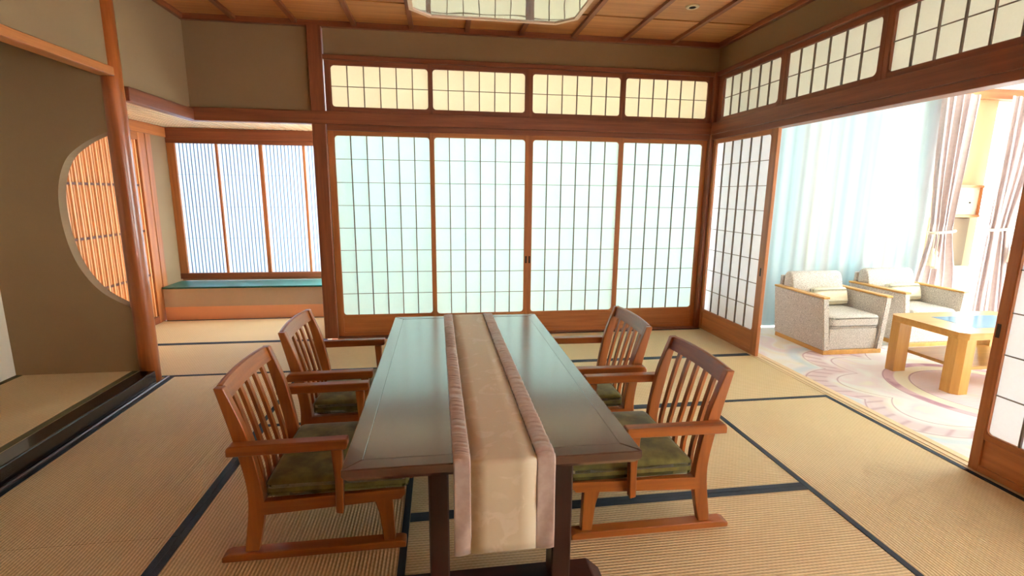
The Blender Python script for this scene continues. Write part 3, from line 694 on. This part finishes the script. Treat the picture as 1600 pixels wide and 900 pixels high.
def dining_chair():
    t = root('dining_armchair', '', 'chair')
    re = [(x-CX, z) for z, x in REAR]; fr_ = [(x-CX, z) for z, x in FRONT]
    prof = spline(re, 5)+spline(fr_, 5)[::-1]
    for s in (-1, 1):
        y0, y1 = sorted((s*0.262, s*0.230))
        prism('back_post', prof, 1, y0, y1, wood('chair', 2), t, 0.003)
        prism('front_leg', [(0.703-CX, 0.03), (0.748-CX, 0.03), (0.742-CX, 0.225), (0.672-CX, 0.215), (0.690-CX, 0.15)], 1, y0, y1, wood('chair', 2), t, 0.003)
        prism('seat_rail', [(0.235-CX, 0.180), (0.775-CX, 0.208), (0.792-CX, 0.228), (0.792-CX, 0.252), (0.235-CX, 0.236)], 1, y0, y1, 'chair', t, 0.002)
        a0, a1 = sorted((s*0.308, s*0.2625))
        prism('armrest', [(0.166-CX, 0.452), (0.585-CX, 0.456), (0.592-CX, 0.474), (0.590-CX, 0.496), (0.176-CX, 0.493), (0.166-CX, 0.480)], 1, a0, a1, 'chair', t, 0.004)
        b0, b1 = sorted((s*0.297, s*0.2625))
        prism('arm_support', [(0.534-CX, 0.19), (0.560-CX, 0.185), (0.566-CX, 0.32), (0.568-CX, 0.455), (0.528-CX, 0.455), (0.536-CX, 0.32)], 1, b0, b1, wood('chair', 2), t, 0.003)
        k0, k1 = sorted((s*0.275, s*0.222))
        prism('floor_runner', [(0.10-CX, 0.0), (0.79-CX, 0.0), (0.79-CX, 0.024), (0.775-CX, 0.031), (0.125-CX, 0.031), (0.10-CX, 0.020)], 1, k0, k1, 'chair', t, 0.003)
    box('front_rail', (0.765-CX, 0.788-CX), (-0.23, 0.23), (0.200, 0.250), 'chair', t, 0.003)
    box('rear_rail', (0.215-CX, 0.240-CX), (-0.23, 0.23), (0.185, 0.240), 'chair', t, 0.003)
    bow = lambda y: 0.020*(1-(y/0.262)**2)
    xm = lambda z: (interp(REAR, z)+interp(FRONT, z))/2-CX
    # curved top rail
    v = []; f = []; ny = 16
    for i in range(ny+1):
        y = -0.231+0.462*i/ny; b = bow(y)
        for (z, dx) in ((0.640, -0.011), (0.640, 0.011), (0.700, 0.010), (0.703, 0.0), (0.700, -0.011)): v.append((xm(z)+dx-b, y, z+0.004*(1-(y/0.24)**2)*(1 if z > 0.69 else 0)))
    for i in range(ny):
        for j in range(5): f.append((i*5+j, i*5+(j+1) % 5, (i+1)*5+(j+1) % 5, (i+1)*5+j))
    f += [(0, 1, 2, 3, 4), tuple(ny*5+j for j in range(5))]
    mesh('top_rail', v, f, wood('chair', 1), t)
    for k in range(5):
        y = (-2+k)*0.077; v = []; f = []; zs = [0.22+0.43*i/10 for i in range(11)]
        for z in zs:
            b = bow(y)*min(1, (z-0.2)/0.3); x = xm(z)-b
            for dx, dy in ((-0.007, -0.0125), (0.007, -0.0125), (0.007, 0.0125), (-0.007, 0.0125)): v.append((x+dx, y+dy, z))
        for i in range(10):
            for j in range(4): f.append((i*4+j, i*4+(j+1) % 4, (i+1)*4+(j+1) % 4, (i+1)*4+j))
        f += [(0, 1, 2, 3), (40, 41, 42, 43)]
        mesh('back_slat', v, f, wood('chair', 2), t)
    pillow('seat_cushion', (0.268-CX, 0.806-CX), (-0.252, 0.252), (0.243, 0.312), VELVET, t, 0.026, 0.010)
    return t
ch = dining_chair()
spots = [((0.445, -2.808), 0, 'wooden armchair with green seat, near left side of dining table'), ((0.445, -2.075), 0, 'wooden armchair with green seat, far left side of dining table'),
         ((1.805, -2.858), PI, 'wooden armchair with green seat, near right side of dining table'), ((1.755, -2.172), PI, 'wooden armchair with green seat, far right side of dining table')]
for i, (p, a, lab) in enumerate(spots):
    o = ch if i == 0 else copy_tree(ch)
    o.location = (p[0], p[1], 0.0022); o.rotation_euler = (0, 0, a); tag(o, lab, 'chair', 'dining armchairs round the table')

# ---- ceiling lamp
lc = (1.365, -1.515); hl = 0.61; chm = 0.135; LB = 2.66
def octa(h, c): return [(lc[0]+sx*a, lc[1]+sy*b) for sx, sy, a, b in ((-1, -1, h-c, h), (1, -1, h-c, h), (1, -1, h, h-c), (1, 1, h, h-c), (1, 1, h-c, h), (-1, 1, h-c, h), (-1, 1, h, h-c), (-1, -1, h, h-c))]
cl = tag(root('ceiling_lamp', '', '', (lc[0], lc[1], LB)), 'octagonal ceiling lamp with thin wood frame and glossy white cover', 'lamp')
oo, ii = octa(hl, chm), octa(hl-0.03, chm-0.0124)
for k in range(8):
    a, b = k, (k+1) % 8
    q = [oo[a], oo[b], ii[b], ii[a]]
    mesh('frame_side', [(x, y, LB) for x, y in q]+[(x, y, LB+0.045) for x, y in q], [(0, 1, 2, 3), (7, 6, 5, 4)]+[(i, 4+i, 4+(i+1) % 4, (i+1) % 4) for i in range(4)], wood('lampwood', 0), cl)
pc = octa(hl-0.0302, chm-0.0125)
prism('cover', pc, 2, LB+0.008, LB+0.014, ACRYLIC, cl)
prism('housing', octa(hl-0.08, chm-0.03), 2, LB+0.03, CZ-0.005, WHITE, cl)
# ---- small round ceiling fitting
cd = tag(root('ceiling_spotlight', '', '', (2.93, -0.905, CZ-0.02)), 'small round ivory fitting set in the ceiling boards', 'spotlight')
lathe('rim', [(0.052, 0.018), (0.052, 0.006), (0.044, 0.0), (0.030, 0.002), (0.026, 0.010)], IVORY, cd, (2.93, -0.905, CZ-0.02), 24)
lathe('lens', [(0.026, 0.003), (0.024, 0.0005), (0.010, -0.003)], DARK, cd, (2.93, -0.905, CZ-0.02), 20)

# ---- lounge armchairs (local: faces -y)
def lounge_chair():
    t = root('lounge_armchair', '', 'armchair')
    xo = lambda z: 0.298+(z-0.04)*0.105           # sides lean outwards
    for s in (-1, 1):
        v = []
        for y in (-0.335, 0.34):
            for z in (0.04, 0.512): v += [(s*xo(z), y+(0.02 if y < 0 and z > 0.3 else 0), z), (s*(xo(z)-0.062), y+(0.02 if y < 0 and z > 0.3 else 0), z)]
        f = [(0, 1, 3, 2), (4, 6, 7, 5), (0, 2, 6, 4), (1, 5, 7, 3), (0, 4, 5, 1), (2, 3, 7, 6)]
        o = mesh('arm_panel', v, f, TWEED, t); bm = bmesh.new(); bm.from_mesh(o.data); bmesh.ops.bevel(bm, geom=bm.edges[:], offset=0.008, segments=2, affect='EDGES'); bm.to_mesh(o.data); bm.free()
        x0, x1 = sorted((s*(xo(0.512)+0.001), s*(xo(0.512)-0.064)))
        box('arm_top', (x0, x1), (-0.322, 0.342), (0.512, 0.53), 'honey', t, 0.004)
    box('plinth', (-0.295, 0.295), (-0.33, 0.33), (0.0, 0.04), 'honey', t, 0.003)
    box('front_panel', (-0.238, 0.238), (-0.315, -0.25), (0.04, 0.235), TWEED, t, 0.008)
    box('seat_base', (-0.238, 0.238), (-0.25, 0.30), (0.04, 0.235), TWEED, t)
    pillow('seat_cushion', (-0.242, 0.242), (-0.325, 0.20), (0.237, 0.355), TWEED, t, 0.03, 0.012)
    # back: raked cushion and frame
    v = []; f = []
    prof = spline([(0.13, 0.36), (0.165, 0.52), (0.20, 0.63), (0.235, 0.672), (0.285, 0.668), (0.31, 0.63), (0.315, 0.50), (0.31, 0.36)], 4)
    n = len(prof); xs = [-0.272, -0.268, -0.255, -0.12, 0.12, 0.255, 0.268, 0.272]; sh_ = [0.86, 0.95, 1.0, 1.0, 1.0, 1.0, 0.95, 0.86]
    for x, k in zip(xs, sh_):
        for (y, z) in prof: v.append((x, 0.225+(y-0.225)*k, 0.50+(z-0.50)*k))
    for i in range(len(xs)-1):
        for j in range(n): f.append((i*n+j, i*n+(j+1) % n, (i+1)*n+(j+1) % n, (i+1)*n+j))
    f += [tuple(range(n)), tuple(range((len(xs)-1)*n, len(xs)*n))]
    mesh('back_cushion', v, f, TWEED, t, True)
    box('back_frame', (-0.285, 0.285), (0.318, 0.352), (0.04, 0.625), TWEED, t, 0.008)
    return t
lch = lounge_chair()
for i, (p, lab, labc) in enumerate([((4.63, -0.722), 'grey tweed armchair nearer the tatami room', 'cream cushion on the armchair nearer the tatami room'), ((5.577, -0.60), 'grey tweed armchair farther right, behind the coffee table', 'cream cushion on the farther armchair')]):
    o = lch if i == 0 else copy_tree(lch)
    o.location = (p[0], p[1], 0); tag(o, lab, 'armchair', 'lounge armchairs')
    cu = pillow('cushion', (-0.185, 0.185), (-0.035, 0.035), (-0.085, 0.085), CREAM, None, 0.03, 0.03)
    cu.location = (p[0]+0.045, p[1]+0.075, 0.455); cu.rotation_euler = (math.radians(-16), 0, math.radians(3)); tag(cu, labc, 'cushion', 'lounge cushions')

# ---- coffee table
ct = tag(root('coffee_table', '', '', (5.09, -1.695, 0)), 'honey wood coffee table with pale blue glass inset', 'table')
cx0, cx1, cy0, cy1, cz = 4.595, 5.60, -2.0, -1.385, 0.46
def top():
    c = 0.045
    oc = [(cx0+c, cy0), (cx1-c, cy0), (cx1, cy0+c), (cx1, cy1-c), (cx1-c, cy1), (cx0+c, cy1), (cx0, cy1-c), (cx0, cy0+c)]
    gx0, gx1, gy0, gy1 = 4.84, 5.42, -1.87, -1.53
    ins = [(gx0, gy0), (gx1, gy0), (gx1, gy0), (gx1, gy1), (gx1, gy1), (gx0, gy1), (gx0, gy1), (gx0, gy0)]
    v = []
    for z in (cz-0.05, cz): v += [(x, y, z) for x, y in oc]+[(x, y, z) for x, y in ins]
    f = []
    for k in range(8):
        l = (k+1) % 8
        f += [(k, l, 16+l, 16+k)]
        for b, rev in ((0, 1), (16, 0)):
            q = [b+k, b+l, b+8+l, b+8+k]
            q2 = [i for n_, i in enumerate(q) if v[i] not in [v[z_] for z_ in q[:n_]]]
            f.append(tuple(q2[::-1] if rev else q2))
        if ins[k] != ins[l]: f.append((8+l, 8+k, 24+k, 24+l))
    mesh('table_top', v, f, wood('honey', 0), ct)
    box('glass_inset', (gx0, gx1), (gy0, gy1), (cz-0.012, cz+0.0015), BLUEGLASS, ct)
top()
for x in (cx0+0.005, cx1-0.115):
    for y in (cy0+0.005, cy1-0.115):
        c = 0.035; ox = x < 5; oy = y < -1.7
        sq = [(x, y), (x+0.11, y), (x+0.11, y+0.11), (x, y+0.11)]
        corner = (0 if ox else 1) if oy else (3 if ox else 2); pts = []
        for k, p in enumerate(sq):
            if k == corner:
                pv, nx = sq[k-1], sq[(k+1) % 4]
                for q in (pv, nx): dd = Vector((q[0]-p[0], q[1]-p[1])).normalized()*c; pts.append((p[0]+dd.x, p[1]+dd.y))
            else: pts.append(p)
        prism('leg', pts, 2, 0.0, cz-0.05, wood('honey', 2), ct)
box('lower_shelf', (cx0+0.11, cx1-0.11), (cy0+0.07, cy1-0.07), (0.16, 0.185), 'honey', ct, 0.002)
